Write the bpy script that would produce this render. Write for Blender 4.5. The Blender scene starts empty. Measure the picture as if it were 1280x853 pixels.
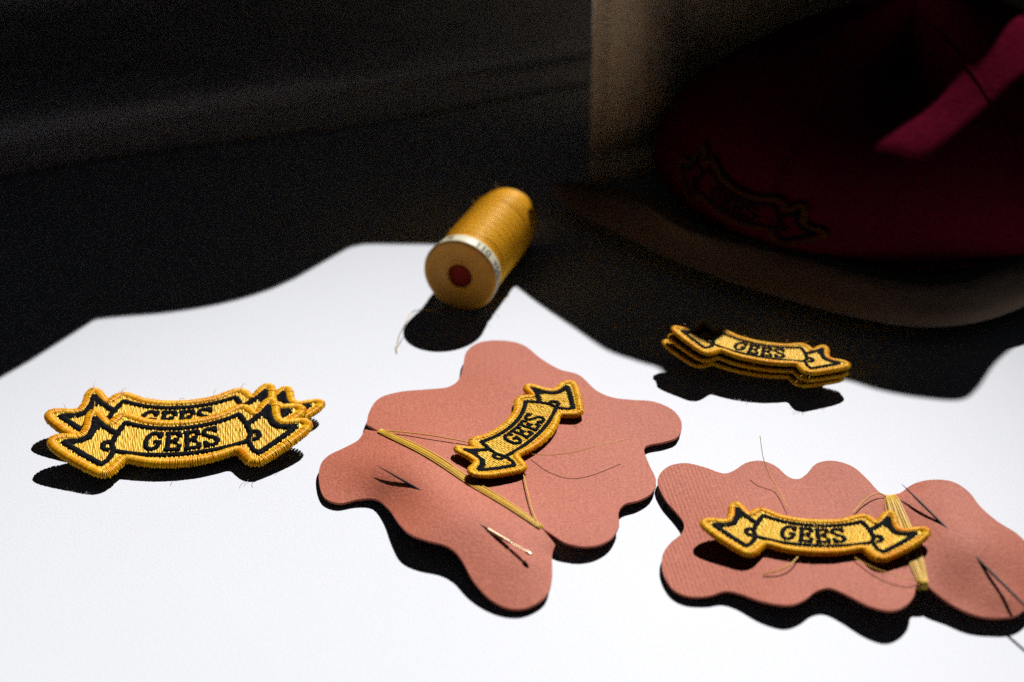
import bpy, bmesh, math, random
import numpy as np
from mathutils import Vector, geometry
from mathutils.bvhtree import BVHTree

random.seed(7)
rng = np.random.default_rng(7)
R = math.radians
CM = 0.01
scene = bpy.context.scene
col = scene.collection

# ------------------------------------------------------------------ camera
HFOV, PITCH, CAMH = 35.0, 32.0, 27.0           # degrees, degrees, centimetres
FPX = 640.0 / math.tan(R(HFOV / 2))
cam_d = bpy.data.cameras.new("camera")
cam = bpy.data.objects.new("camera", cam_d)
col.objects.link(cam)
cam.location = (0, 0, CAMH * CM)
cam.rotation_euler = (R(90 - PITCH), 0, 0)
cam_d.sensor_width = 36
cam_d.lens = 18 / math.tan(R(HFOV / 2))
cam_d.clip_start = 0.01
cam_d.clip_end = 20
cam_d.dof.use_dof = True
cam_d.dof.focus_distance = 0.452
cam_d.dof.aperture_fstop = 7.5
scene.camera = cam

# ------------------------------------------------------------------ world (an almost dark room) and the one hard lamp
world = bpy.data.worlds.new("World")
scene.world = world
world.use_nodes = True
bg = world.node_tree.nodes["Background"]
bg.inputs[0].default_value = (0.80, 0.86, 1.0, 1)
bg.inputs[1].default_value = 0.006

TARGET = np.array([0.0, 40.0, 0.0])
LDIR = np.array([0.40, 1.03, 1.0])
LIGHT = TARGET + 400.0 * LDIR / np.linalg.norm(LDIR)
ld = bpy.data.lights.new("spot_lamp", 'SPOT')
ld.energy = 1215
ld.color = (1.0, 0.99, 0.985)
ld.shadow_soft_size = 0.018
ld.spot_size = R(11.5)
ld.spot_blend = 1.0
lo = bpy.data.objects.new("spot_lamp", ld)
col.objects.link(lo)
lo.location = tuple(LIGHT * CM)
aim = Vector((-0.10, 0.14, 0.0)) - lo.location
lo.rotation_euler = aim.to_track_quat('-Z', 'Y').to_euler()

scene.view_settings.view_transform = 'Standard'
scene.view_settings.look = 'None'
scene.view_settings.exposure = 0.0
scene.view_settings.gamma = 1.0
scene.render.engine = 'CYCLES'
scene.cycles.max_bounces = 4
scene.cycles.diffuse_bounces = 1
scene.cycles.glossy_bounces = 2
scene.cycles.transmission_bounces = 3
scene.cycles.sample_clamp_indirect = 0.8
scene.cycles.use_denoising = False

# ------------------------------------------------------------------ geometry of the view: a point of the place seen at a pixel
SP, CP = math.sin(R(PITCH)), math.cos(R(PITCH))
def P(px, py, z=0.0):
    """point at height z (cm) that stands at pixel px, py of the photograph"""
    a, b = (px - 640) / FPX, (426.5 - py) / FPX
    dy, dz = CP + b * SP, -SP + b * CP
    t = (z - CAMH) / dz
    return np.array([a * t, dy * t, z])
def ray(px, py):
    a, b = (px - 640) / FPX, (426.5 - py) / FPX
    return np.array([a, CP + b * SP, -SP + b * CP])

# ------------------------------------------------------------------ object helpers
def link(o, parent=None):
    col.objects.link(o)
    if parent is not None:
        o.parent = parent
    return o
def tag(o, label=None, cat=None, group=None, kind=None):
    for k, v in (("label", label), ("category", cat), ("group", group), ("kind", kind)):
        if v:
            o[k] = v
    return o
def empty(name, loc, label, cat, group=None):
    o = bpy.data.objects.new(name, None)
    o.location = tuple(np.array(loc) * CM)
    o.empty_display_size = 0.01
    link(o)
    return tag(o, label, cat, group)
def mesh(name, verts, faces, mat, parent=None, smooth=True):
    """verts in cm, world; moved into the parent's frame"""
    v = np.asarray(verts, dtype=np.float64) * CM
    if parent is not None:              # parts keep their thing's origin, sub-parts too
        top_ = parent
        while top_.parent is not None: top_ = top_.parent
        v = v - np.array(top_.location)
    me = bpy.data.meshes.new(name)
    if isinstance(faces, np.ndarray):
        n, k = faces.shape
        me.vertices.add(len(v)); me.vertices.foreach_set("co", v.astype(np.float32).ravel())
        me.loops.add(n * k); me.loops.foreach_set("vertex_index", faces.astype(np.int32).ravel())
        me.polygons.add(n); me.polygons.foreach_set("loop_start", np.arange(0, n * k, k, dtype=np.int32))
        me.polygons.foreach_set("loop_total", np.full(n, k, dtype=np.int32))
        me.update(calc_edges=True)
    else:
        me.from_pydata([tuple(p) for p in v], [], [tuple(f) for f in faces])
        me.update()
    me.validate()
    me.polygons.foreach_set("use_smooth", [smooth] * len(me.polygons))
    me.materials.append(mat)
    o = bpy.data.objects.new(name, me)
    return link(o, parent)

def tubes(paths, rad, refs=None, sides=4):
    """paths (N,K,3), one round strand per path; rad scalar or (K,)"""
    paths = np.asarray(paths, float)
    N, K, _ = paths.shape
    t = np.gradient(paths, axis=1)
    t /= np.linalg.norm(t, axis=2, keepdims=True) + 1e-9
    if refs is None:
        up = np.zeros_like(t); up[..., 2] = 1
        s = np.cross(t, up)
        bad = np.linalg.norm(s, axis=2) < 0.15
        s[bad] = np.cross(t[bad], np.array([1.0, 0, 0]))
    else:
        s = np.repeat(np.asarray(refs, float)[:, None, :], K, axis=1)
    s /= np.linalg.norm(s, axis=2, keepdims=True) + 1e-9
    n = np.cross(s, t)
    rad = np.broadcast_to(np.asarray(rad, float), (N, K))[..., None]
    rings = []
    for k in range(sides):
        a = 2 * math.pi * (k + 0.5) / sides
        rings.append(paths + rad * (math.cos(a) * s + math.sin(a) * n))
    V = np.stack(rings, axis=2)                      # N,K,S,3
    idx = np.arange(N * K * sides).reshape(N, K, sides)
    a = idx[:, :-1]; b = idx[:, 1:]
    F = np.stack([a, np.roll(a, -1, 2), np.roll(b, -1, 2), b], axis=-1).reshape(-1, 4)
    return V.reshape(-1, 3), F
def join(parts):
    Vs, Fs, n = [], [], 0
    for V, F in parts:
        Vs.append(V); Fs.append(F + n); n += len(V)
    return np.concatenate(Vs), np.concatenate(Fs)

def catmull(pts, step=0.1, closed=False):
    """smooth chain; a point given twice in a row is a sharp corner"""
    pts = [np.asarray(p, float) for p in pts]
    if closed:
        corners = [i for i in range(len(pts)) if np.allclose(pts[i], pts[(i + 1) % len(pts)])]
        if corners:
            k = corners[0] + 1
            pts = pts[k:] + pts[:k]
            pts.append(pts[0])
            closed = False
    if closed:
        ext = [pts[-1]] + pts + [pts[0], pts[1]]
        chains = [(ext, 1, len(ext) - 2)]
        out = []
        for i in range(1, len(ext) - 2):
            out += seg(ext[i - 1], ext[i], ext[i + 1], ext[i + 2], step)
        return np.array(out)
    chains, cur = [], [pts[0]]
    for p in pts[1:]:
        if np.allclose(p, cur[-1]):
            if len(cur) > 1:
                chains.append(cur)
            cur = [p]
        else:
            cur.append(p)
    if len(cur) > 1:
        chains.append(cur)
    out = []
    for c in chains:
        e = [2 * c[0] - c[1]] + c + [2 * c[-1] - c[-2]]
        for i in range(1, len(e) - 2):
            out += seg(e[i - 1], e[i], e[i + 1], e[i + 2], step)
    out.append(chains[-1][-1])
    return np.array(out)
def seg(p0, p1, p2, p3, step):
    n = max(1, int(round(np.linalg.norm(p2 - p1) / step)))
    r = []
    for k in range(n):
        t = k / n
        r.append(0.5 * ((2 * p1) + (-p0 + p2) * t + (2 * p0 - 5 * p1 + 4 * p2 - p3) * t * t + (-p0 + 3 * p1 - 3 * p2 + p3) * t ** 3))
    return r
def resample(pts, pitch, closed=False):
    pts = np.asarray(pts, float)
    if closed:
        pts = np.vstack([pts, pts[:1]])
    d = np.r_[0, np.cumsum(np.linalg.norm(np.diff(pts, axis=0), axis=1))]
    n = max(2, int(round(d[-1] / pitch)))
    s = np.linspace(0, d[-1], n, endpoint=not closed)
    return np.stack([np.interp(s, d, pts[:, k]) for k in range(pts.shape[1])], axis=1)

# ------------------------------------------------------------------ materials
def new_mat(name):
    m = bpy.data.materials.new(name)
    m.use_nodes = True
    nt = m.node_tree
    return m, nt, nt.nodes["Principled BSDF"]
def N(nt, typ, **kw):
    n = nt.nodes.new(typ)
    for k, v in kw.items():
        setattr(n, k, v)
    return n
def noise(nt, scale, detail=3, rough=0.6, coord='Object', vec=None):
    n = N(nt, 'ShaderNodeTexNoise')
    n.inputs['Scale'].default_value = scale
    n.inputs['Detail'].default_value = detail
    n.inputs['Roughness'].default_value = rough
    if vec is None:
        tc = N(nt, 'ShaderNodeTexCoord')
        nt.links.new(tc.outputs[coord], n.inputs['Vector'])
    else:
        nt.links.new(vec, n.inputs['Vector'])
    return n
def ramp(nt, fac, stops):
    r = N(nt, 'ShaderNodeValToRGB')
    e = r.color_ramp.elements
    while len(e) < len(stops):
        e.new(0.5)
    for i, (p, c) in enumerate(stops):
        e[i].position = p
        e[i].color = (*c, 1)
    nt.links.new(fac, r.inputs[0])
    return r
def bump(nt, height, strength, dist, prev=None):
    b = N(nt, 'ShaderNodeBump')
    b.inputs['Strength'].default_value = strength
    b.inputs['Distance'].default_value = dist
    nt.links.new(height, b.inputs['Height'])
    if prev is not None:
        nt.links.new(prev, b.inputs['Normal'])
    return b.outputs[0]

def mat_paper():
    m, nt, p = new_mat("white_paper")
    n1 = noise(nt, 2600, 2, 0.7)
    n2 = noise(nt, 9, 3, 0.5)
    r = ramp(nt, n1.outputs[0], [(0.3, (0.66, 0.675, 0.72)), (0.7, (0.86, 0.872, 0.905))])
    mx = N(nt, 'ShaderNodeMix', data_type='RGBA', blend_type='MULTIPLY')
    mx.inputs[0].default_value = 0.5
    r2 = ramp(nt, n2.outputs[0], [(0.3, (0.93, 0.93, 0.94)), (0.7, (1, 1, 1))])
    nt.links.new(r.outputs[0], mx.inputs[6]); nt.links.new(r2.outputs[0], mx.inputs[7])
    nt.links.new(mx.outputs[2], p.inputs['Base Color'])
    p.inputs['Roughness'].default_value = 0.55
    p.inputs['Specular IOR Level'].default_value = 0.2
    n3 = noise(nt, 1500, 4, 0.7)
    nt.links.new(bump(nt, n3.outputs[0], 0.30, 0.0002), p.inputs['Normal'])
    return m
def mat_card(name="brick_pink_card", ribs=0.0):
    m, nt, p = new_mat(name)
    n1 = noise(nt, 1700, 3, 0.75)
    r = ramp(nt, n1.outputs[0], [(0.25, (0.32, 0.074, 0.038)), (0.5, (0.49, 0.134, 0.074)), (0.75, (0.67, 0.22, 0.132))])
    nt.links.new(r.outputs[0], p.inputs['Base Color'])
    p.inputs['Roughness'].default_value = 0.6
    p.inputs['Specular IOR Level'].default_value = 0.2
    tc = N(nt, 'ShaderNodeTexCoord')
    mp = N(nt, 'ShaderNodeMapping'); mp.inputs['Rotation'].default_value = (0, 0, R(12)); mp.inputs['Scale'].default_value = (1, .06, 1)
    nt.links.new(tc.outputs['Object'], mp.inputs[0])
    w = noise(nt, 900, 2, 0.5, vec=mp.outputs[0])
    b1 = bump(nt, w.outputs[0], 0.22, 0.00025)
    if ribs:
        wv = N(nt, 'ShaderNodeTexWave', wave_type='BANDS', bands_direction='X')
        wv.inputs['Scale'].default_value = 290; wv.inputs['Distortion'].default_value = 2.0; wv.inputs['Detail Scale'].default_value = 0.15
        mq = N(nt, 'ShaderNodeMapping'); mq.inputs['Rotation'].default_value = (0, 0, R(-8))
        nt.links.new(tc.outputs['Object'], mq.inputs[0]); nt.links.new(mq.outputs[0], wv.inputs['Vector'])
        sx_ = N(nt, 'ShaderNodeSeparateXYZ'); nt.links.new(tc.outputs['Object'], sx_.inputs[0])
        mr = N(nt, 'ShaderNodeMapRange'); mr.inputs[1].default_value = -.012; mr.inputs[2].default_value = -.045
        nt.links.new(sx_.outputs[0], mr.inputs[0])
        mu = N(nt, 'ShaderNodeMath', operation='MULTIPLY'); nt.links.new(wv.outputs['Fac'], mu.inputs[0]); nt.links.new(mr.outputs[0], mu.inputs[1])
        b1 = bump(nt, mu.outputs[0], ribs, 0.0003, b1)
    n3 = noise(nt, 1300, 4, 0.7)
    nt.links.new(bump(nt, n3.outputs[0], 0.6, 0.00025, b1), p.inputs['Normal'])
    return m
def mat_thread(name, c1, c2, c3, rough=0.42, spec=0.5, sheen=0.3, drift=False):
    m, nt, p = new_mat(name)
    g = N(nt, 'ShaderNodeNewGeometry')
    r = ramp(nt, g.outputs['Random Per Island'], [(0.0, c1), (0.6, c2), (1.0, c3)])
    n = noise(nt, 220, 2, 0.6)
    mx = N(nt, 'ShaderNodeMix', data_type='RGBA', blend_type='MULTIPLY')
    mx.inputs[0].default_value = 0.6
    r2 = ramp(nt, n.outputs[0], [(0.3, (0.90, 0.84, 0.78)), (0.65, (1, 1, 1))])
    nt.links.new(r.outputs[0], mx.inputs[6]); nt.links.new(r2.outputs[0], mx.inputs[7])
    n9 = noise(nt, 75, 2, 0.5)
    r9 = ramp(nt, n9.outputs[0], [(0.54, (1, 1, 1)), (0.72, (0.95, 0.60, 0.35) if drift else (1, 1, 1))])
    m9 = N(nt, 'ShaderNodeMix', data_type='RGBA', blend_type='MULTIPLY'); m9.inputs[0].default_value = 0.8
    nt.links.new(mx.outputs[2], m9.inputs[6]); nt.links.new(r9.outputs[0], m9.inputs[7])
    out = m9.outputs[2]
    nt.links.new(out, p.inputs['Base Color'])
    p.inputs['Roughness'].default_value = rough
    p.inputs['Specular IOR Level'].default_value = spec
    p.inputs['Sheen Weight'].default_value = sheen
    if name.startswith(('gold', 'pale')): p.inputs['Specular Tint'].default_value = (1.0, 0.66, 0.16, 1)      # dyed silk glints in its own colour
    return m
def mat_cloth(name, c1, c2, scale=900, rough=0.9, weave=0.4, wrinkle=0.6, sheen=0.3, spec=0.2):
    m, nt, p = new_mat(name)
    n1 = noise(nt, scale, 3, 0.7)
    r = ramp(nt, n1.outputs[0], [(0.3, c1), (0.7, c2)])
    nt.links.new(r.outputs[0], p.inputs['Base Color'])
    p.inputs['Roughness'].default_value = rough
    p.inputs['Specular IOR Level'].default_value = spec
    p.inputs['Sheen Weight'].default_value = sheen
    b1 = bump(nt, n1.outputs[0], weave, 0.0004)
    n2 = noise(nt, 32, 3, 0.5)
    nt.links.new(bump(nt, n2.outputs[0], wrinkle, 0.006, b1), p.inputs['Normal'])
    return m
def mat_plain(name, c, rough=0.5, metal=0.0, spec=0.5, trans=0.0):
    m, nt, p = new_mat(name)
    n1 = noise(nt, 400, 2, 0.6)
    r = ramp(nt, n1.outputs[0], [(0.3, tuple(x * 0.85 for x in c)), (0.7, c)])
    nt.links.new(r.outputs[0], p.inputs['Base Color'])
    p.inputs['Roughness'].default_value = rough
    p.inputs['Metallic'].default_value = metal
    p.inputs['Specular IOR Level'].default_value = spec
    p.inputs['Transmission Weight'].default_value = trans
    return m

M_paper = mat_paper()
M_card = mat_card()
M_card_ribbed = mat_card("brick_pink_ribbed_card", 0.2)
M_gold = mat_thread("gold_border_thread", (0.86, 0.32, 0.005), (1.0, 0.48, 0.008), (1.0, 0.64, 0.02), rough=.33, spec=.75, sheen=0, drift=True)
M_fill = mat_thread("pale_gold_fill_thread", (0.92, 0.44, 0.015), (1.0, 0.60, 0.04), (1.0, 0.78, 0.12), rough=0.33, spec=.75, sheen=0)
M_black = mat_thread("black_thread", (0.003, 0.003, 0.004), (0.005, 0.005, 0.007), (0.013, 0.013, 0.016), rough=0.75, spec=0.06, sheen=0)
M_spool = mat_thread("golden_sewing_thread", (1.0, 0.44, 0.010), (1.0, 0.50, 0.016), (1.0, 0.56, 0.03), rough=0.42, spec=.7, sheen=0)
M_loose = mat_thread("mustard_loose_thread", (0.66, 0.38, 0.03), (0.82, 0.50, 0.05), (0.95, 0.62, 0.12), rough=0.4, spec=.3, sheen=0)
M_backing = mat_plain("patch_backing", (0.10, 0.045, 0.008), 0.9)
M_canvas = mat_cloth("beige_canvas", (0.62, 0.48, 0.30), (0.76, 0.60, 0.39), 700, weave=0.8, wrinkle=1.0)
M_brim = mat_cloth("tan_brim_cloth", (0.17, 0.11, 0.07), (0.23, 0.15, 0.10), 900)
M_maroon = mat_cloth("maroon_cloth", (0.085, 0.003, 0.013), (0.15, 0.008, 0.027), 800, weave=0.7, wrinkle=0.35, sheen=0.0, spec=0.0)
M_dark = mat_cloth("grey_cloth", (0.46, 0.46, 0.52), (0.55, 0.55, 0.61), 900, weave=0.5, wrinkle=0.5, sheen=0.2)
M_steel = mat_plain("steel_dark_reflection", (0.012, 0.012, 0.014), 0.5, 0.0, 0.25)  # near-black colour stands in for the dark surroundings that steel reflects
M_eye = mat_plain("gilt_eye_lit_shaft", (0.95, 0.72, 0.48), 0.4, 1.0)  # bright gilt also covers the shaft end that catches light
M_dark_gold = mat_thread("bronze_thread", (0.065, 0.024, 0.005), (0.10, 0.036, 0.006), (0.14, 0.05, 0.009), rough=.7, spec=.1, sheen=0)
M_amber = mat_plain("amber_plastic", (0.60, 0.28, 0.03), 0.4, spec=0.15)
M_amber_rim = mat_plain("amber_plastic_rim", (0.50, 0.26, 0.05), 0.25, spec=0.5)
M_bore = mat_plain("dark_red_bore", (0.22, 0.014, 0.004), 0.7, spec=.1)
M_label = mat_plain("cream_paper_label", (0.66, 0.62, 0.44), 0.45)
M_ink = mat_plain("navy_print", (0.01, 0.012, 0.03), 0.5)

# ------------------------------------------------------------------ the table: one sheet of white paper
gx, gy = 40, 40
vs = [(x, y, 0) for y in np.linspace(10, 140, gy) for x in np.linspace(-80, 80, gx)]
fs = [(j * gx + i, j * gx + i + 1, (j + 1) * gx + i + 1, (j + 1) * gx + i) for j in range(gy - 1) for i in range(gx - 1)]
table = mesh("white_paper_table", vs, np.array(fs), M_paper)
tag(table, "smooth white paper surface lying under everything", kind="structure")

# ------------------------------------------------------------------ grey cloth standing at the back left; its unseen wavy hem is shaped to cast the large shadow
B0, B1 = P(0, 212)[:2], P(720, 102)[:2]
bdir = (B1 - B0) / np.linalg.norm(B1 - B0)
def hit_line(S, A, d):
    """where the light ray to the table point S passes over the plan line A + t d: (t, height)"""
    e = LIGHT[:2] - S[:2]
    Mx = np.array([[e[0], -d[0]], [e[1], -d[1]]])
    k, t = np.linalg.solve(Mx, A - S[:2])
    return t, k * LIGHT[2]
shadow_left = [(-420, 760), (-260, 640), (-120, 530), (0, 474), (50, 440), (85, 412), (110, 400), (150, 395), (200, 391), (250, 384), (300, 373),
               (350, 356), (390, 335), (415, 320), (440, 309), (480, 305), (545, 305), (585, 308), (612, 320), (638, 350), (662, 366), (700, 370), (780, 372), (900, 372)]
hem = np.array([hit_line(P(x, y), B0, bdir) for x, y in catmull(shadow_left, 12)])
hem = hem[np.argsort(hem[:, 0])]
ts = np.linspace(-32, hem[-1, 0], 150)
tops = np.interp(ts, hem[:, 0], hem[:, 1])
nb = np.array([-bdir[1], bdir[0]])
vs, fs, rows = [], [], 70
for i, t in enumerate(ts):
    for j in range(rows):
        if j < 8:       # the cloth lies on the table in a soft lip, then rises
            a = j / 8
            off = -.9 * (1 - a) ** 2.2 + .25 * math.sin(t * .33) * (1 - a) - .25 * math.sin(a * math.pi); z = 0.12 + 1.13 * a ** 1.1
        else:
            a = (j - 7) / (rows - 8)
            off = 0.25 * math.sin(a * 9 + t * 0.12) * math.sin(a * math.pi) + 0.2 * math.sin(t * 0.5) * math.sin(a * math.pi)
            z = 1.25 + (tops[i] - 1.25) * a
            sm = lambda q: max(0, min(1, q)) ** 2 * (3 - 2 * max(0, min(1, q)))
            off += (8.5 * sm((z - 1.5) / 2.2) - .5 * sm(z / 1.4) * (1 - sm((z - 1.5) / 1.2))) * (1 - sm((z - 8) / 6))      # leans back so only the lower band catches light, then forward again
        q = B0 + bdir * t + nb * off
        vs.append((q[0], q[1], z))
for i in range(len(ts) - 1):
    for j in range(rows - 1):
        a = i * rows + j
        fs.append((a, a + rows, a + rows + 1, a + 1))
drape = mesh("backdrop", vs, np.array(fs), M_dark)
so = drape.modifiers.new("cloth_thickness", 'SOLIDIFY'); so.thickness = 0.0015; so.offset = 0
tag(drape, "grey backdrop cloth in deep shadow behind the white table at the left", kind="structure")

# ------------------------------------------------------------------ maroon cap: crown, beige brim, sewn patch
CC = np.array([13.8, 53.4]); CR = (8.5, 8.4); CZ = 1.5; CH = 6.4
cap = empty("maroon_cap", (CC[0], CC[1], 0), "maroon cloth cap with a beige brim and a small banner patch, in deep shade", "cap")
def crown_pt(phi, t, out=0.0):
    # t 0 at the band, 1 at the button
    a = t * math.pi / 2
    w_ = math.exp(-(((phi + math.pi) % (2 * math.pi) - math.pi + 1.85) / 0.7) ** 2)      # a firm shoulder over the front panel
    r = math.cos(a) ** (1.5 - 0.8 * w_)
    seam = 1 - 0.008 * math.exp(-((((phi - 0.35) % (math.pi / 3)) - math.pi / 6) / 0.03) ** 2)
    h = math.sin(a) ** 0.95 * (1 - .40 * w_)
    sl = 1 + 0.05 * math.sin(2 * phi + 0.6) + 0.02 * math.sin(5 * phi + 4 * t)
    cry = CR[1] if math.sin(phi) < 0 else 4.6
    x = CC[0] + (CR[0] * sl * seam + out) * r * math.cos(phi)
    y = CC[1] + (cry * sl * seam + out) * r * math.sin(phi)
    z = CZ + (CH + out) * h * (1 - 0.05 * math.cos(phi - 2.6))
    return (x, y, z)
nph, nt_ = 240, 60
vs = [crown_pt(2 * math.pi * i / nph, j / (nt_ - 0.5)) for j in range(nt_) for i in range(nph)]
# a low band that continues under the crown
for i in range(nph):
    p = crown_pt(2 * math.pi * i / nph, 0)
    vs.append((CC[0] + (p[0] - CC[0]) * .93, CC[1] + (p[1] - CC[1]) * .93, 1.0))
fs = [(j * nph + i, j * nph + (i + 1) % nph, (j + 1) * nph + (i + 1) % nph, (j + 1) * nph + i) for j in range(nt_ - 1) for i in range(nph)]
b0 = nt_ * nph
fs += [(b0 + i, b0 + (i + 1) % nph, (i + 1) % nph, i) for i in range(nph)]
crown = mesh("crown", vs, np.array(fs), M_maroon, cap)
crown_bvh = BVHTree.FromPolygons([tuple(v) for v in vs], fs)
ang = lambda a: 2 * math.pi * a
for k in range(3):          # the panel seams' raised stitching
    ph = 0.35 + math.pi / 6 + math.pi / 3 * (k + 3)
    mesh("seam", *tubes([[crown_pt(ph + s * 0.006, 0.02 + 0.93 * q / 60, 0.02) for q in range(61)] for s in (-1, 1)], 0.035), M_maroon, cap)

inner_px = [(694, 228, 1.0), (745, 234, 1.3), (800, 252, 1.6), (850, 284, 1.7), (925, 305, 1.7), (1000, 322, 1.7), (1075, 342, 1.65), (1150, 355, 1.6), (1200, 352, 1.6), (1245, 338, 1.6), (1290, 318, 1.6), (1340, 290, 1.6)]
outer_px = [(688, 236, 0.9), (728, 262, 0.9), (775, 285, 0.9), (845, 318, 0.9), (920, 345, 0.9), (995, 368, 0.9), (1070, 388, 0.9), (1150, 400, 0.9), (1215, 396, 0.9), (1270, 380, 0.9), (1330, 350, 0.9), (1400, 305, 0.9)]
inn = resample(np.array([P(*p) for p in catmull(inner_px, 12)]), 0.2); out_ = resample(np.array([P(*p) for p in catmull(outer_px, 12)]), 0.2)
nn = 120
inn = resample(inn, np.linalg.norm(np.diff(inn, axis=0), axis=1).sum() / (nn - 1))[:nn]
out_ = resample(out_, np.linalg.norm(np.diff(out_, axis=0), axis=1).sum() / (nn - 1))[:nn]
nn = min(len(inn), len(out_))
ctr3 = np.array([CC[0], CC[1], 1.6])
vs = []
prof = [(-0.45, 0.0, 0.0), (0.0, 0.0, 0), (0.15, 0, 0.05), (0.3, 0, 0.1), (0.45, 0, 0.12), (0.6, 0, 0.12), (0.75, 0, 0.1), (0.87, 0, 0.07), (0.95, 0, 0.02), (0.99, 0, -0.08), (1.0, 0, -0.2), (0.97, 0, -0.3), (0.85, 0, -0.28), (0.4, 0, -0.2), (-0.45, 0, -0.3)]
for i in range(nn):
    for f, _, dz in prof:
        p = inn[i] * (1 - f) + out_[i] * f
        if f < 0:
            d = ctr3 - inn[i]; d[2] = 0; p = inn[i] + d / np.linalg.norm(d) * 0.5
        p = p.copy(); p[2] += dz
        vs.append(p)
k = len(prof)
fs = [(i * k + j, (i + 1) * k + j, (i + 1) * k + j + 1, i * k + j + 1) for i in range(nn - 1) for j in range(k - 1)]
fs_list = [tuple(f) for f in fs] + [tuple(range(k)), tuple((nn - 1) * k + j for j in range(k))[::-1]]
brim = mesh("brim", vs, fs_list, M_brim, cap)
# ------------------------------------------------------------------ beige canvas bag standing open behind the cap; its unseen top edge is shaped to shade the table
plan = resample(catmull([(2.85, 54.3), (3.8, 54.4), (4.8, 54.9), (5.8, 56.0), (7.4, 57.6), (9.6, 58.6), (13, 59.2), (20, 59.4), (26, 58.6), (31, 56.5)], 0.3), 0.25)
pd = np.r_[0, np.cumsum(np.linalg.norm(np.diff(plan, axis=0), axis=1))]
def hit_plan(S, pl=plan, dd=pd, from3=None):
    Q = np.asarray(S if from3 is None else from3, float)
    e = LIGHT - Q
    best = None
    for i in range(len(pl) - 1):
        A = pl[i]; d = pl[i + 1] - A
        Mx = np.array([[e[0], -d[0]], [e[1], -d[1]]])
        if abs(np.linalg.det(Mx)) < 1e-9: continue
        kk, t = np.linalg.solve(Mx, A - Q[:2])
        if 0 <= t <= 1 and kk > 0 and best is None:
            best = (dd[i] + t * np.linalg.norm(d), Q[2] + kk * e[2])
    return best
shadow_right = [(646, 358), (672, 379), (700, 398), (730, 419), (760, 438), (800, 452), (824, 460), (842, 480), (866, 487), (888, 474), (910, 455), (950, 456), (1020, 468), (1060, 475), (1100, 487), (1150, 496),
                (1200, 499), (1222, 484), (1245, 452), (1280, 424), (1330, 398)]
tp = [hit_plan(P(x, y)) for x, y in catmull(shadow_right, 10)]
tp = np.array([t for t in tp if t]); tp = tp[np.argsort(tp[:, 0])]

if tp[0, 0] > .05: tp = np.vstack([[0, tp[0, 1]], tp])
L_top = catmull(tp, 0.4) if False else tp
streak = [(1058, 189), (1092, 180), (1140, 148), (1190, 102), (1240, 58), (1285, 18), (1296, 30), (1292, 78), (1250, 118), (1205, 158), (1165, 190), (1140, 197), (1105, 188)]
light_slot = []  # added opening in the unseen wall, lets a streak of light onto the crown
for x, y in streak:
    d = Vector(ray(x, y)).normalized()
    h = crown_bvh.ray_cast(Vector((0, 0, CAMH)), d)
    nn_ = None if h[0] is None else (h[1] if h[1].dot(d) < 0 else -h[1])
    if h[0] is not None and nn_.dot((Vector(LIGHT) - h[0]).normalized()) > -.02:
        q = hit_plan(None, from3=np.array(h[0]))
        if q: light_slot.append(q)
smin = tp[0, 0]
bag = empty("canvas_bag", (9, 61, 0), "beige canvas bag standing upright behind the maroon cap", "bag")
outline = [np.array([smin, 0.0])] + [np.array([s, 0.0]) for s in np.arange(smin + .5, tp[-1, 0], .5)] + [np.array([tp[-1, 0], 0.0])] + [q for q in tp[::-1]]
def cdt(outer, holes, grid):
    pts = [Vector((float(a), float(b))) for a, b in outer]
    edges = []; n = len(pts)
    edges += [(i, (i + 1) % n) for i in range(n)]
    for hs in holes:
        s = len(pts); pts += [Vector((float(a), float(b))) for a, b in hs]
        edges += [(s + i, s + (i + 1) % len(hs)) for i in range(len(hs))]
    pts += [Vector((float(a), float(b))) for a, b in grid]
    faces = [list(range(n))]
    s = n
    r = geometry.delaunay_2d_cdt(pts, edges, [], 0, 1e-6)
    V, F = r[0], r[2]
    def inside(p, poly):
        c = False; m = len(poly); j = m - 1
        for i in range(m):
            xi, yi = poly[i]; xj, yj = poly[j]
            if (yi > p[1]) != (yj > p[1]) and p[0] < (xj - xi) * (p[1] - yi) / (yj - yi) + xi: c = not c
            j = i
        return c
    keep = []
    for f in F:
        c = sum((V[i] for i in f), Vector((0, 0))) / len(f)
        if inside(c, outer) and not any(inside(c, hs) for hs in holes): keep.append(tuple(f))
    return np.array([[v.x, v.y] for v in V]), keep, inside
def boundary(F):
    cnt = {}
    for f in F:
        for a, b in zip(f, f[1:] + f[:1]):
            cnt[(a, b)] = 1
    return [(a, b) for a, b in cnt if (b, a) not in cnt]
def slab(name, V2, F, top, bottom, mat, parent):
    n = len(V2)
    V = np.vstack([top, bottom])
    fs = [tuple(f) for f in F] + [tuple(i + n for i in f[::-1]) for f in F]
    bd = boundary(F)
    ids = {v: k_ for k_, v in enumerate(sorted({a for e_ in bd for a in e_}))}
    order = sorted(ids); m_ = len(order); b0_ = 2 * n
    V = np.vstack([V, np.asarray(top)[order], np.asarray(bottom)[order]])      # the cut edge has its own vertices: a crisp rim
    fs += [(b0_ + ids[b], b0_ + ids[a], b0_ + ids[a] + m_, b0_ + ids[b] + m_) for a, b in bd]
    o = mesh(name, V, fs, mat, parent, smooth=True)
    return o
def plan_at(s):
    s = np.asarray(s)
    return np.stack([np.interp(s, pd, plan[:, 0]), np.interp(s, pd, plan[:, 1])], -1)
holes = [catmull(light_slot, 0.15, closed=True)] if len(light_slot) > 4 else []
grid = [(s, z) for s in np.arange(smin + .5, tp[-1, 0], .6) for z in np.arange(.6, np.interp(s, tp[:, 0], tp[:, 1]) - .4, .6)]
V2, F, _ = cdt(outline, holes, grid)
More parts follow.
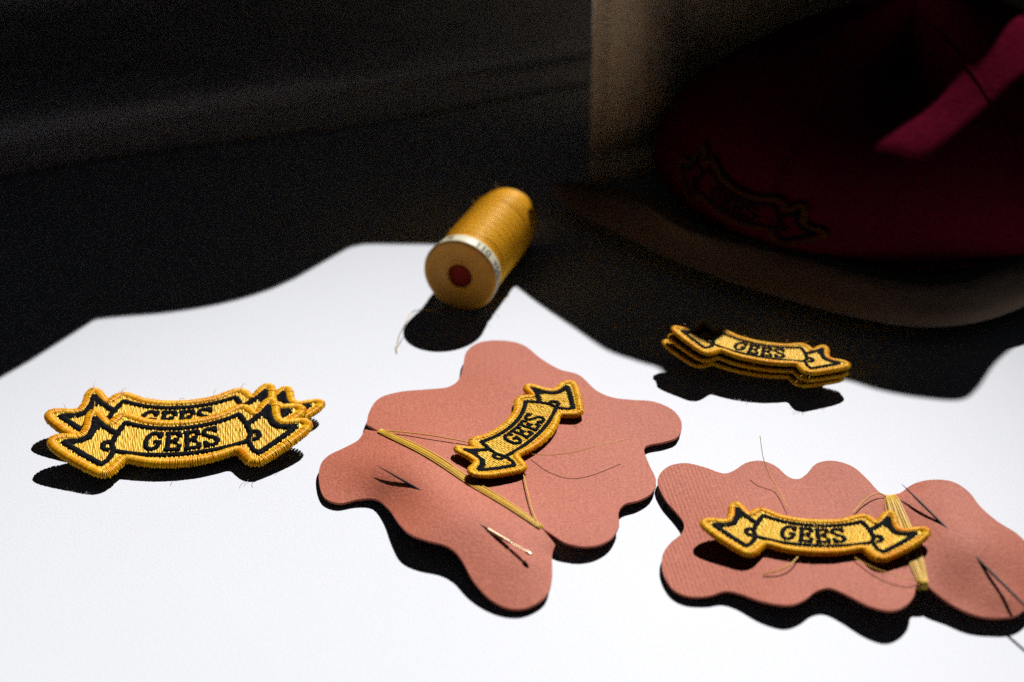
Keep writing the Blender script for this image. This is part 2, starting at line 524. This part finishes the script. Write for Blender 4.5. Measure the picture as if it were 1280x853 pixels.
def bag_pt(V2, off):
    q = plan_at(V2[:, 0]); q2 = plan_at(V2[:, 0] + .05)
    t = q2 - q; t /= np.linalg.norm(t, axis=1, keepdims=True) + 1e-9
    nrm = np.stack([-t[:, 1], t[:, 0]], 1)
    w = 0.12 * np.sin(V2[:, 0] * 1.1 + V2[:, 1] * .35) * np.sin(np.clip(V2[:, 1], 0, 8) / 8 * math.pi)
    q = q + nrm * (off + w)[:, None] if np.ndim(off) else q + nrm * (off + w)[:, None]
    return np.column_stack([q, np.clip(V2[:, 1], 0.02, None)])
slab("panel", V2, F, bag_pt(V2, np.full(len(V2), -0.06)), bag_pt(V2, np.full(len(V2), 0.06)), M_canvas, bag)
hemv = []
ztop = float(np.interp(smin + .45, tp[:, 0], tp[:, 1]))
for z in np.arange(0.2, ztop - .3, 0.32):
    for ds in (0.35, 0.5):
        a = bag_pt(np.array([[smin + ds, z], [smin + ds, z + .11], [smin + ds, z + .22]]), np.array([-.06, -.10, -.06]))
        hemv.append(a)
mesh("stitching", *tubes(hemv, 0.03), M_canvas, bag)

# ------------------------------------------------------------------ embroidered patches
H = [(0, .80), (.55, .85), (1.05, .98), (1.40, 1.18), (1.62, 1.27), (1.80, 1.20), (1.93, 1.02), (2.06, .88), (2.2, 1.02), (2.36, 1.30), (2.50, 1.42), (2.60, 1.20), (2.62, .80), (2.72, .45),
     (2.95, .32), (3.2, .30), (3.42, .24), (3.54, .08), (3.44, -.11), (3.2, -.34), (2.85, -.61), (2.5, -.85), (2.28, -1.0), (2.10, -1.08), (1.92, -.98), (1.76, -.72), (1.62, -.53), (1.42, -.49), (1.05, -.62), (.55, -.74)]
OUT = H + [(0, -.78)] + [(-x, y) for x, y in H[:0:-1]]
OUT_S = catmull(OUT, 0.05, closed=True)

def satin(path, hw, height, z0, pitch, rad, closed=False, slant=0.0, K=7, jit=0.06):
    p = resample(path, pitch, closed)
    if closed:
        t = np.roll(p, -1, 0) - np.roll(p, 1, 0)
    else:
        t = np.gradient(p, axis=0)
    t /= np.linalg.norm(t, axis=1, keepdims=True) + 1e-9
    if closed:
        for _ in range(3): t = (np.roll(t, 1, 0) + 2 * t + np.roll(t, -1, 0)) / 4
    n = np.stack([-t[:, 1], t[:, 0]], 1)
    m = len(p)
    hwv = hw * (1 + rng.normal(0, jit, m))
    hv = height * (1 + rng.normal(0, jit, m))
    a = np.linspace(0, math.pi, K)
    ox = -np.cos(a)[None] * hwv[:, None]
    oz = (np.sin(a) ** 0.75)[None] * hv[:, None] + z0
    sl = slant * ox
    P3 = np.zeros((m, K, 3))
    for k_ in range(2):
        P3[:, :, k_] = p[:, None, k_] + n[:, None, k_] * ox + t[:, None, k_] * (sl + rng.normal(0, pitch * .12, m)[:, None])
    P3[:, :, 2] = oz
    refs = np.column_stack([t, np.zeros(m)])
    return tubes(P3, rad, refs, 4)
def crossings(poly, x):
    q = np.roll(poly, -1, 0)
    m = (poly[:, 0] > x) != (q[:, 0] > x)
    a, b = poly[m], q[m]
    return np.sort(a[:, 1] + (x - a[:, 0]) / (b[:, 0] - a[:, 0]) * (b[:, 1] - a[:, 1]))
def fill(poly, z0, pitch, ln, rad, amp=0.022):
    poly = np.asarray(poly, float)
    P3 = []
    xs = np.arange(poly[:, 0].min() + pitch / 2, poly[:, 0].max(), pitch)
    for i, x in enumerate(xs):
        ys = crossings(poly, x)
        for a, b in zip(ys[::2], ys[1::2]):
            y = a - ln * ((i * 0.37) % 1)
            while y < b:
                y0, y1 = max(a, y), min(b, y + ln)
                if y1 - y0 > 0.04:
                    k_ = np.linspace(0, 1, 5)
                    dx = rng.normal(0, pitch * .1, 2)
                    P3.append(np.column_stack([x + dx[0] + (dx[1] - dx[0]) * k_, y0 + (y1 - y0) * k_, z0 + amp * np.sin(k_ * math.pi) + rng.normal(0, .003)]))
                y += ln
    P3 = np.array(P3)
    return tubes(P3, rad, np.tile([1.0, 0, 0], (len(P3), 1)), 4)
arcT = lambda u: .56 + .150 * u * u
arcB = lambda u: -.52 + .085 * u * u
def lineset():
    L = []
    uu = np.linspace(-1.60, 1.60, 40)
    L.append((np.column_stack([uu, arcT(uu)]), .072))
    uu = np.linspace(-1.86, 1.86, 44)
    L.append((np.column_stack([uu, arcB(uu)]), .072))
    for s in (-1, 1):
        m = lambda pts: np.array([(s * x, y) for x, y in pts])
        L.append((m([(1.60, .94), (1.72, .70), (1.84, .38), (1.93, .08), (1.86, -.22)]), .068))
        L.append((m([(1.84, .48), (2.05, .66), (2.24, .84), (2.46, 1.14)]), .085))
        L.append((m([(2.46, 1.14), (2.46, .74), (2.56, .32), (2.80, .14), (3.22, .06)]), .09))
        L.append((m([(3.22, .06), (2.95, -.18), (2.60, -.46), (2.14, -.80)]), .09))
        L.append((m([(2.14, -.78), (1.98, -.6), (1.86, -.22)]), .065))
        L.append((m(catmull([(1.92, .12), (2.08, .12), (2.17, -.02), (2.12, -.17), (1.98, -.20)], .04)), .07))
    return L
TRI = []
for s in (-1, 1):
    TRI.append(np.array([(s * x, y) for x, y in [(2.48, 1.16), (2.28, .84), (2.30, .66), (2.52, .50)]]))
    TRI.append(np.array([(s * x, y) for x, y in [(3.26, .08), (2.84, .20), (3.02, -.10)]]))
def letter_paths(ch):
    if ch == 'G':
        a = np.radians(np.linspace(48, 318, 22))
        arc = np.column_stack([.19 * np.cos(a), .31 * np.sin(a)])
        return [arc, np.array([(.15, -.22), (.18, -.02)]), np.array([(.04, -.02), (.22, -.02)]), np.array([(.16, .16), (.17, .33)])]
    if ch == 'E':
        return [np.array([(-.12, -.31), (-.12, .31)]), np.array([(-.20, .31), (.18, .31), (.19, .17)]), np.array([(-.12, .01), (.10, .01)]), np.array([(.09, .09), (.09, -.07)]),
                np.array([(-.20, -.31), (.19, -.31), (.20, -.16)])]
    return [catmull([(.16, .20), (.06, .31), (-.10, .29), (-.15, .16), (-.04, .03), (.10, -.06), (.16, -.18), (.06, -.31), (-.10, -.30), (-.16, -.18)], .03),
            np.array([(.17, .34), (.17, .18)]), np.array([(-.17, -.34), (-.17, -.16)])]

def hairs(n, rad=.007):
    P3 = []
    for _ in range(n):
        p = OUT_S[rng.integers(len(OUT_S))]
        a = rng.uniform(0, 2 * math.pi); l = rng.uniform(.08, .28)
        d = np.array([math.cos(a), math.sin(a)]); c = rng.normal(0, .6)
        q = [[p[0] + d[0] * l * t - d[1] * c * l * t * t, p[1] + d[1] * l * t + d[0] * c * l * t * t, .14 + rng.uniform(.0, .05) + .10 * math.sin(t * 2.2)] for t in np.linspace(0, 1, 6)]
        P3.append(q)
    return tubes(P3, rad, None, 3)
_pc = {}
def patch_geo(seed):
    """the flat patch in its own centimetres: name, verts, faces, material"""
    if seed in _pc: return _pc[seed]
    g = []
    n = len(OUT_S[::3])
    ol = OUT_S[::3]
    V2, F, _ = cdt([tuple(p) for p in ol], [], [(x, y) for x in np.arange(-3.4, 3.5, .3) for y in np.arange(-.9, 1.4, .3)
                                                if len(crossings(ol, x)) and any(a + .1 < y < b - .1 for a, b in zip(crossings(ol, x)[::2], crossings(ol, x)[1::2]))])
    g.append(("backing", V2, F, M_backing))
    g.append(("border", *join([satin(OUT_S, .14, .105, .035, .036, .0235, closed=True, jit=.035), satin(OUT_S, .145, .09, .0, .07, .03, closed=True), hairs(16)]), M_gold))
    g.append(("gold_ground", *fill(OUT_S, .085, .048, .34, .029), M_fill))
    L = [satin(p, w * 1.2, .05, .095, .034, .023, slant=.25, K=5) for p, w in lineset()] + [fill(t, .125, .04, .3, .026, .012) for t in TRI]
    g.append(("outline_embroidery", *join(L), M_black))
    for k_, ch in enumerate("GEES"):
        u = (-.80, -.26, .27, .80)[k_]
        v = .0 + .12 * u * u + .02; th = math.atan(.24 * u)
        parts = []
        for q in letter_paths(ch):
            q = np.asarray(q) * (1.02, 1.08)
            r = np.column_stack([q[:, 0] * math.cos(th) - q[:, 1] * math.sin(th) + u, q[:, 0] * math.sin(th) + q[:, 1] * math.cos(th) + v])
            parts.append(satin(r, .070, .05, .10, .032, .022, slant=.2, K=5))
        g.append(("letter", *join(parts), M_black))
    _pc[seed] = g
    return g

def place_patch(name, label, size, px_left, px_right, zl, zr, surf=None, base=0.0, curl=(0, 0), tiltv=0.0, vs=1.0, group=None, parent=None, sag=0.0, cat="patch", seed=0, frame=None, voff=0.0):
    """px_left and px_right: pixels of the two outermost tips"""
    if frame is None:
        A, B = P(*px_left, zl), P(*px_right, zr)
        d = (B - A)[:2]; L = np.linalg.norm(d)
        e = d / L; f = np.array([-e[1], e[0]])
        sc = L / 7.04
        C0 = (A[:2] + B[:2]) / 2 - f * (.08 + voff) * sc * vs
    def fm(V):
        V = np.asarray(V, float)
        u, v, w = V[:, 0], V[:, 1], V[:, 2]
        if frame is not None:
            return frame(u, v, w)
        xy = C0 + (u[:, None] * e + v[:, None] * f * vs) * sc
        cl = curl[0] * np.clip((-u - .9) / 2.6, 0, None) ** 1.7 + curl[1] * np.clip((u - .9) / 2.6, 0, None) ** 1.7
        z = base + cl + tiltv * v * sc + (zr_ - zl_) * u / 7.04 + sag * (1 - (u / 3.5) ** 2)
        if surf is not None:
            z = z + surf(xy[:, 0], xy[:, 1])
        return np.column_stack([xy, z + w * sc])
    zl_, zr_ = (0, 0) if surf is not None else (zl - curl[0], zr - curl[1])
    if frame is None and surf is None:
        base = base + (zl_ + zr_) / 2
    if parent is None:
        root = empty(name, fm(np.array([[0, 0, 0.]]))[0], label, cat, group)
        depth_parent = root
    else:
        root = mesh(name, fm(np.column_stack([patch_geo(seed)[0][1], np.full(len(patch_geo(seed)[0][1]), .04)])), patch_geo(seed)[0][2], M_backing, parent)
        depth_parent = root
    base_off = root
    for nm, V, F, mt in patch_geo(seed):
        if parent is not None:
            mt = {"border": M_dark_gold, "gold_ground": M_maroon}.get(nm, mt)  # darker border and ground than on the loose patches
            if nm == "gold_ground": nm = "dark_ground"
        if nm == "backing":
            V2 = V
            if parent is not None: continue
            top = fm(np.column_stack([V2, np.full(len(V2), .085)])); bot = fm(np.column_stack([V2, np.full(len(V2), -.01)]))
            slab("backing", V2, F, top, bot, mt, root)
        else:
            Vw = fm(V)
            mesh(nm, Vw, F, mt, root)
    return root

# ------------------------------------------------------------------ the two curled brick-pink cards
class TPS:
    def __init__(s, pts, h, reg=0.002):
        s.p = np.asarray(pts, float); n = len(s.p)
        K = s.k(s.p, s.p) + reg * np.eye(n)
        Pm = np.column_stack([np.ones(n), s.p])
        A = np.block([[K, Pm], [Pm.T, np.zeros((3, 3))]])
        s.w = np.linalg.solve(A, np.r_[h, 0, 0, 0])
    def k(s, a, b):
        r = np.linalg.norm(a[:, None] - b[None], axis=2)
        return np.where(r > 0, r * r * np.log(r + 1e-12), 0)
    def __call__(s, x, y):
        q = np.column_stack([np.ravel(x), np.ravel(y)])
        r = s.k(q, s.p) @ s.w[:len(s.p)] + s.w[-3] + q @ s.w[-2:]
        return np.maximum(r, .13)
def make_card(name, label, pix, ctrl, group, mat=None):
    pts = catmull([np.array(p, float) for p in pix], 5, closed=True)
    W = np.array([P(*p) for p in pts])
    Wc = np.array([P(*p) for p in ctrl]) if len(ctrl) else np.zeros((0, 3))
    raw = np.array([P(*p) for p in pix])
    _, ui = np.unique(raw[:, :2].round(4), axis=0, return_index=True)
    raw = raw[np.sort(ui)]
    allp = np.vstack([raw, Wc])
    h = TPS(allp[:, :2], allp[:, 2])
    outl = W[:, :2]
    mn, mxx = outl.min(0), outl.max(0)
    g = []
    xs = np.arange(mn[0], mxx[0], .22)
    for x in xs:
        ys = crossings(outl, x)
        for a, b in zip(ys[::2], ys[1::2]):
            g += [(x + rng.uniform(-.02, .02), y + rng.uniform(-.02, .02)) for y in np.arange(a + .12, b - .1, .22)]
    V2, F, _ = cdt([tuple(p) for p in outl], [], g)
    z = h(V2[:, 0], V2[:, 1])
    c = W.mean(0)
    root = empty(name, (c[0], c[1], 0), label, "card", group)
    slab("board", V2, F, np.column_stack([V2, z]), np.column_stack([V2, z - .07]), mat or M_card, root)
    return root, h
D = lambda *p: [p, p]
card1_px = [(583, 440, .3), (600, 428, .3), (630, 426, .28), (655, 432, .26), (677, 449, .25), (700, 462, .25), (724, 469, .25), (745, 488, .25), (766, 497, .24), (790, 500, .22), (816, 502, .2), (840, 512, .2),
            (852, 528, .18), (848, 545, .18), (832, 552, .18), (812, 556, .18), (805, 562, .2), (811, 580, .2), (820, 600, .2), (816, 615, .22), (800, 625, .24), (781, 630, .26), (773, 641, .28), (774, 656, .28), (765, 672, .28), (748, 681, .3),
            (728, 683, .32), (708, 679, .34)] + D(700, 675, .36) + D(676, 659, .42) + D(694, 681, .36) + [(690, 694, .30), (690, 722, .24), (683, 744, .2), (660, 759, .17), (636, 760, .17), (612, 748, .22), (592, 726, .32),
            (576, 698, .44), (560, 683, .52), (533, 675, .55), (512, 667, .52), (498, 653, .42), (486, 636, .30), (470, 624, .2), (448, 624, .17), (424, 629, .15), (406, 622, .15), (399, 604, .16), (400, 583, .2), (410, 570, .24),
            (430, 560, .28), (448, 550, .3)] + D(456, 537, .32) + D(475, 540, .36) + D(458, 530, .32) + [(462, 514, .3), (474, 498, .28), (500, 490, .28), (532, 487, .28), (560, 484, .28), (574, 474, .28), (579, 457, .3)]
n1a, n1b = P(471, 582, .62), P(665, 694, .60)
def on_needle(a, b, f): return a + (b - a) * f
def pix_of(p):
    d = p - np.array([0, 0, CAMH])
    zc = d[1] * CP - d[2] * SP; yc = d[1] * SP + d[2] * CP
    return 640 + FPX * d[0] / zc, 426.5 - FPX * yc / zc
def needle_ctrl(a, b, fs, dz):
    r = []
    for f, d in zip(fs, dz):
        q = on_needle(a, b, f).copy(); q[2] += d
        r.append((*pix_of(q), q[2]))
    return r
card1, h1 = make_card("notched_card", "brick pink wavy edged card holding the tilted patch, nearest the spool", card1_px,
                      [(700, 520, .3), (750, 560, .28), (640, 480, .32), (720, 620, .32), (660, 560, .36), (560, 520, .36), (600, 600, .42), (440, 590, .3)]
                      + needle_ctrl(n1a, n1b, (-.02, .11, .24, .35, .5, .64, .735, .87, 1.0), (-.17, -.09, -.005, .06, .085, .06, -.005, -.10, -.20)), "brick pink thread cards")
card2_px = [(822, 600, .24), (834, 584, .26), (856, 579, .28), (880, 584, .3), (904, 592, .32), (918, 588, .34), (932, 579, .36), (951, 576, .38), (970, 583, .38), (985, 596, .38), (998, 599, .38), (1009, 592, .4), (1020, 580, .42),
            (1040, 576, .44), (1065, 583, .46), (1085, 600, .48), (1099, 615, .5), (1110, 619, .5), (1124, 617, .52), (1140, 606, .6), (1163, 600, .7), (1190, 602, .78), (1211, 615, .8), (1226, 634, .8), (1247, 652, .78), (1272, 668, .7), (1292, 690, .6),
            (1300, 715, .5), (1294, 745, .36), (1272, 768, .34), (1240, 772, .32), (1212, 766, .35), (1186, 753, .38), (1166, 738, .48)] + D(1158, 730, .52) + [(1146, 731, .55), (1142, 746, .55), (1130, 758, .56), (1112, 763, .56), (1086, 757, .52), (1058, 743, .48),
            (1037, 735, .46), (1020, 739, .44), (1005, 750, .43), (985, 756, .42), (955, 752, .36), (925, 742, .28), (906, 739, .25), (885, 745, .2), (860, 745, .18), (841, 736, .17), (829, 716, .17), (828, 695, .18), (838, 679, .2),
            (852, 667, .22), (855, 654, .23), (845, 640, .22), (830, 622, .22)]
n2a, n2b = P(1127, 605, .92), P(1300, 776, .62)
card2, h2 = make_card("notched_card", "brick pink wavy edged card with fine ribs, at the front right corner", card2_px,
                      [(900, 630, .34), (960, 680, .4), (1020, 650, .45), (1080, 690, .5), (1120, 660, .52)]
                      + needle_ctrl(n2a, n2b, (.0, .155, .31, .39, .47, .55, .615, .81, 1.0), (-.32, -.16, -.005, .06, .08, .05, -.03, -.19, -.30)), "brick pink thread cards", M_card_ribbed)

def strands(name, ends, surf, n, width, card, rad=.02, lift=.05, mat=M_loose, down=True):
    (ax, ay), (bx, by) = ends
    def top(px, py):
        z = .4
        for _ in range(6):
            q = P(px, py, z); z = float(surf(q[0], q[1])[0]) + .03
        return P(px, py, z)
    A, B = top(ax, ay), top(bx, by)
    d = (B - A)[:2]; d /= np.linalg.norm(d); pr = np.array([-d[1], d[0]])
    P3 = []
    for k_ in range(n):
        o = (k_ / (n - 1) - .5) * width
        o0, o1 = o * rng.uniform(.45, .7), o * rng.uniform(.45, .75)
        bow = o * .5 + rng.normal(0, .012)
        pts = []
        for t in np.linspace(0, 1, 40):
            off = o0 * (1 - t) + o1 * t + bow * 4 * t * (1 - t)
            xy = (A[:2] * (1 - t) + B[:2] * t) + pr * off
            zz = max(float(surf(xy[0], xy[1])[0]) + .022, A[2] * (1 - t) + B[2] * t + lift * 4 * t * (1 - t) * .5) + (.012 if k_ % 2 else 0) + rng.normal(0, .001)
            pts.append([xy[0], xy[1], zz])
        # round the card's edge and pass beneath it
        a0, b0_ = pts[0], pts[-1]
        pre = [[a0[0] - d[0] * s, a0[1] - d[1] * s, a0[2] - dz] for s, dz in ((-.05, .25), (.02, .19), (.05, .08))]
        post = [[b0_[0] + d[0] * s, b0_[1] + d[1] * s, b0_[2] - dz] for s, dz in ((.05, .08), (.02, .19), (-.05, .25))]
        P3.append(pre + pts + post)
    return mesh(name, *tubes(P3, rad, None, 6), mat, card)
def loose(name, pts, card, rad=.018, mat=M_loose):
    """pts: (px, py, height) along the strand"""
    W = np.array([P(*p) for p in catmull(pts, 4)])
    return mesh(name, *tubes([resample(W, .06)], rad, None, 6), mat, card)
def on(surf, px, py, up=.03):
    z = .4
    for _ in range(6):
        q = P(px, py, z); z = float(surf(q[0], q[1])[0]) + up
    return (px, py, z)

strands("thread_wrap", ((475, 538), (676, 659)), h1, 9, .24, card1, rad=.019)
loose("loose_thread", [on(h1, 476, 539, .03), on(h1, 500, 540, .06), on(h1, 535, 544, .09), on(h1, 565, 549, .08), on(h1, 600, 556, .05)], card1)
loose("loose_thread", [on(h1, 654, 592, .08), on(h1, 660, 618, .1), on(h1, 666, 640, .08), on(h1, 674, 659, .03)], card1, .017)
loose("loose_thread", [on(h1, 665, 568, .1), on(h1, 690, 569, .32), on(h1, 720, 565, .52), on(h1, 750, 556, .6), on(h1, 784, 549, .5)], card1, .010)
strands("thread_wrap", ((1112, 620), (1155, 729)), h2, 12, .40, card2, rad=.02)
loose("loose_thread", [on(h2, 985, 636, .1), on(h2, 972, 610, .12), on(h2, 962, 595, .25), (954, 572, .9), (950, 545, 1.2)], card2, .010)
loose("loose_thread", [on(h2, 1066, 642, .08), on(h2, 1078, 628, .1), on(h2, 1092, 618, .12), on(h2, 1104, 618, .08), on(h2, 1110, 624, .03)], card2)
loose("loose_thread", [on(h2, 1106, 622, .03), on(h2, 1107, 635, .05), on(h2, 1112, 650, .1), on(h2, 1120, 668, .05)], card2, .01)
loose("loose_thread", [on(h2, 1003, 690, .06), on(h2, 990, 704, .12), on(h2, 974, 713, .1), on(h2, 954, 718, .04)], card2)
loose("loose_thread", [on(h2, 1068, 697, .06), on(h2, 1090, 709, .12), on(h2, 1112, 717, .16), on(h2, 1135, 724, .14), on(h2, 1152, 727, .03)], card2, .012)

# needles woven through the cards
def make_needle(a, b, label, eye_at_b=True):
    root = empty("sewing_needle", a, label, "needle", "sewing needles woven through the cards")
    d = b - a; L = np.linalg.norm(d); e = d / L
    s = np.array([e[1], -e[0], 0]); s /= np.linalg.norm(s); n = np.cross(s, e)
    r0 = .034
    def prof_tube(f0, f1, rf, offs=0.0, K=24, squash=1.0):
        t = np.linspace(f0, f1, K)
        pts = a + np.outer(t, d)
        o = offs * np.sin(np.clip((t - f0) / (f1 - f0), 0, 1) * math.pi)
        pts = pts + np.outer(o, s)
        return tubes([pts], np.array([rf(x) for x in t]), [s], 10)
    if eye_at_b:
        shaft = prof_tube(0, .735, lambda x: max(.004, r0 * min(1, (x / .22)) ** .6))
        mesh("shaft", *shaft, M_steel, root)
        eye = join([prof_tube(.73, .82, lambda x: .044)] + [prof_tube(.855, .975, lambda x: .017, .028 * sg, 14) for sg in (-1, 1)] + [prof_tube(.80, .865, lambda x: .04), prof_tube(.965, 1.0, lambda x: .045 * math.sqrt(max(0.01, 1 - ((x - .975) / .026) ** 2)) if x > .975 else .045)])
        mesh("eye", *eye, M_eye, root)
    else:
        shaft = prof_tube(0, 1, lambda x: max(.004, r0 * min(1, (x / .12)) ** .6))
        mesh("shaft", *shaft, M_steel, root)
    return root
make_needle(n1a, n1b, "steel needle pushed through the card beside the tilted patch, eye end catching light")
make_needle(n2a, n2a + (n2b - n2a) * 1.12, "dark needle pushed through the front right card beside its thread wrap", eye_at_b=False)

# ------------------------------------------------------------------ patches on the cards, in the left pile and the back pile
GP = "embroidered banner patches"
place_patch("embroidered_patch", "gold banner patch tilted steeply on the pink card below the spool", 6, (592, 600), (713, 481), .5, .5, surf=h1, base=.10, curl=(.10, .12), group=GP)
place_patch("embroidered_patch", "gold banner patch lying across the ribbed card at the front right", 6, (881, 655), (1156, 680), .85, .75, surf=h2, base=.10, curl=(.30, .14), group=GP, vs=.96, voff=-.22)
place_patch("embroidered_patch", "lowest patch of the left pile, only its right tail showing behind the other two", 7, (100, 535), (400, 508), .25, .35, curl=(.15, .25), tiltv=.0, group=GP, vs=.9)
place_patch("embroidered_patch", "middle patch of the left pile, its lettering half covered by the front one", 7, (62, 526), (376, 520), .55, .42, curl=(.32, .13), tiltv=.06, group=GP, voff=-.14)
place_patch("embroidered_patch", "front patch of the left pile on the white table, lettering fully in view", 7, (66, 559), (384, 538), .60, .52, curl=(.30, .20), tiltv=.10, group=GP, vs=1.03, voff=-.12)
place_patch("embroidered_patch", "lowest patch of the back pile, in the cap's shadow", 6, (832, 431), (1050, 475), .70, .32, curl=(.22, .05), tiltv=-.04, group=GP, vs=.85, voff=-.05)
place_patch("embroidered_patch", "middle patch of the back pile, shaded by the bright one above it", 6, (839, 424), (1055, 468), .92, .50, curl=(.22, .05), tiltv=-.04, group=GP, vs=.85, voff=-.05)
place_patch("embroidered_patch", "top patch of the back pile, brightly lit before the dark cap", 6, (843, 415), (1058, 460), 1.15, .68, curl=(.25, .05), tiltv=-.04, group=GP, vs=.9, voff=-.12)

# the patch sewn on the cap follows the crown
qa = crown_bvh.ray_cast(Vector((0, 0, CAMH)), Vector(ray(845, 243)).normalized())[0]
qb = crown_bvh.ray_cast(Vector((0, 0, CAMH)), Vector(ray(1032, 302)).normalized())[0]
pha = math.atan2(qa[1] - CC[1], qa[0] - CC[0]) % (2 * math.pi); phb = math.atan2(qb[1] - CC[1], qb[0] - CC[0]) % (2 * math.pi)
def cap_frame(u, v, w):
    out = []
    sc = (phb - pha) * 8.6 / 7.04
    for a, b, c in zip(u, v, w):
        ph = (pha + phb) / 2 + (phb - pha) * a / 7.04
        t = 0.13 + b * sc / 7.6 * .62 - a * .0
        out.append(crown_pt(ph, max(0.005, t), .04 + c * sc))
    return np.array(out)
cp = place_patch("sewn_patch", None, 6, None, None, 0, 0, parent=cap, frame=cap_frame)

# ------------------------------------------------------------------ thread spool lying on its side
s0 = P(574, 346, 1.25); s1 = P(638, 268, 1.17)
ax = (s1 - s0); LN = np.linalg.norm(ax); ax /= LN
sx = np.cross(ax, [0, 0, 1.0]); sx /= np.linalg.norm(sx); sz = np.cross(sx, ax)
spool = empty("thread_spool", (s0[0], s0[1], 0), "spool of golden sewing thread lying on its side at the shadow's edge", "spool")
def lathe(name, prof, mat, parent, n=72, wob=0.0, closed=False):
    vs = []
    for r, t in prof:
        for i in range(n):
            a = 2 * math.pi * i / n
            vs.append(s0 + ax * t + (sx * math.cos(a) + sz * math.sin(a)) * r)
    fs = [(j * n + i, j * n + (i + 1) % n, (j + 1) * n + (i + 1) % n, (j + 1) * n + i) for j in range(len(prof) - 1) for i in range(n)]
    return mesh(name, vs, np.array(fs), mat, parent)
lathe("end_cap", [(.41, .3), (.41, .06), (.45, .03), (.50, .05), (.60, .07), (.85, .06), (1.02, .04), (1.12, .02), (1.19, .025), (1.23, .05), (1.24, .075)], M_amber, spool)
lathe("bore", [(.001, .16), (.2, .14), (.41, .12), (.41, .5)], M_bore, spool)
lb = lathe("label_ring", [(1.235, .08), (1.25, .10), (1.25, .12), (1.215, .50), (1.20, .58), (1.05, .60)], M_label, spool)
lathe("end_cap", [(.80, LN + .0), (.82, LN + .02), (.82, LN + .05), (.80, LN + .07), (.3, LN + .07), (.01, LN + .07)], M_amber_rim, spool)
def wr(t):   # radius of the wound thread along the spool
    return 1.12 + .05 * math.sin(math.pi * min(1, t / LN)) - .03 * (t / LN) - .12 * max(0, (t - LN * .80) / (LN * .20)) ** 2
W0 = .58
lathe("core", [(wr(t) - .006, t) for t in np.linspace(W0 - .05, LN + .02, 20)], M_spool, spool)
turns = int((LN - W0) / .030)
hel = []
for k_ in range(turns):
    pts = []
    for q in range(61):
        a = 2 * math.pi * q / 60
        t = W0 + .030 * (k_ + q / 60)
        rr = wr(t) - .008 + .003 * math.sin(k_ * 2.4) + .004 * math.sin(k_ * .55)
        pts.append(s0 + ax * t + (sx * math.cos(a) + sz * math.sin(a)) * rr)
    hel.append(pts)
for k_ in range(9):     # strands crossing over the even winding
    t0 = W0 + rng.uniform(0, .9) * (LN - W0); a0 = rng.uniform(0, 2 * math.pi); sl = rng.choice([-1, 1]) * rng.uniform(.15, .5)
    pts = []
    for q in range(61):
        a = a0 + 2.6 * q / 60; t = min(max(t0 + sl * (q / 60 - .5), W0), LN)
        pts.append(s0 + ax * t + (sx * math.cos(a) + sz * math.sin(a)) * (wr(t) + .016))
    hel.append(pts)
mesh("winding", *tubes(hel, .019, np.tile(ax, (len(hel), 1)), 5), M_spool, spool)
# fuzz on the winding
fz = []
for k_ in range(40):
    t = rng.uniform(W0, LN); a = rng.uniform(-.3, math.pi + .3)
    rad = (sx * math.cos(a) + sz * math.sin(a)); c = rng.normal(0, .35, 3)
    l = rng.uniform(.08, .3)
    fz.append([s0 + ax * t + rad * wr(t) + (rad * .6 + c) * l * u_ + np.array([0, 0, -.15]) * (l * u_) ** 2 for u_ in np.linspace(0, 1, 6)])
mesh("fuzz", *tubes(fz, .006, None, 3), M_spool, spool)
# printing round the label ring: stroke letters wrapped on the cylinder
G7 = {'0': [[(0, 0), (0, 1), (.6, 1), (.6, 0), (0, 0)]], '1': [[(.1, .8), (.3, 1), (.3, 0)], [(.1, 0), (.5, 0)]], 'Y': [[(0, 1), (.3, .5), (.6, 1)], [(.3, .5), (.3, 0)]],
      'D': [[(0, 0), (0, 1), (.4, 1), (.6, .7), (.6, .3), (.4, 0), (0, 0)]], 'S': [[(.6, .9), (.4, 1), (.1, 1), (0, .75), (.1, .55), (.5, .45), (.6, .25), (.5, 0), (.1, 0), (0, .1)]],
      'M': [[(0, 0), (0, 1), (.3, .4), (.6, 1), (.6, 0)]], ' ': []}
def ring_text(txt, a_start, hgt=.27, t_base=.17):
    out = []
    for i, ch in enumerate(txt):
        for st in G7[ch]:
            p = resample(np.array(st, float), .12)
            pts = []
            for x, y in p:
                a = a_start - (i * .95 + x) * hgt * .80 / 1.25
                t = t_base + y * hgt
                rr = 1.25 - (t - .12) * .0921 + .004
                pts.append(s0 + ax * t + (sx * math.cos(a) + sz * math.sin(a)) * rr)
            pts = np.array(pts)
            e1 = np.gradient(pts, axis=0); e1 /= np.linalg.norm(e1, axis=1, keepdims=True) + 1e-9
            c = pts - s0; c = c - np.outer(c @ ax, ax); c /= np.linalg.norm(c, axis=1, keepdims=True)
            sd = np.cross(e1, c) * .027
            V = np.vstack([pts + sd, pts - sd]); n = len(pts)
            out.append((V, np.array([(k_, k_ + 1, n + k_ + 1, n + k_) for k_ in range(n - 1)])))
    return join(out)
V, F = ring_text("100 M", R(150)); V2_, F2 = ring_text("110 YDS", R(66))
mesh("lettering", *join([(V, F), (V2_, F2)]), M_ink, lb, smooth=False)
tail = [P(545, 388, .3), P(522, 388, .5), P(512, 394, .55), P(506, 406, .5), P(499, 420, .25), P(496, 432, .08), P(496, 441, .03)]
mesh("thread_tail", *tubes([resample(catmull(tail, .08), .06)], .014, None, 5), M_loose, spool)
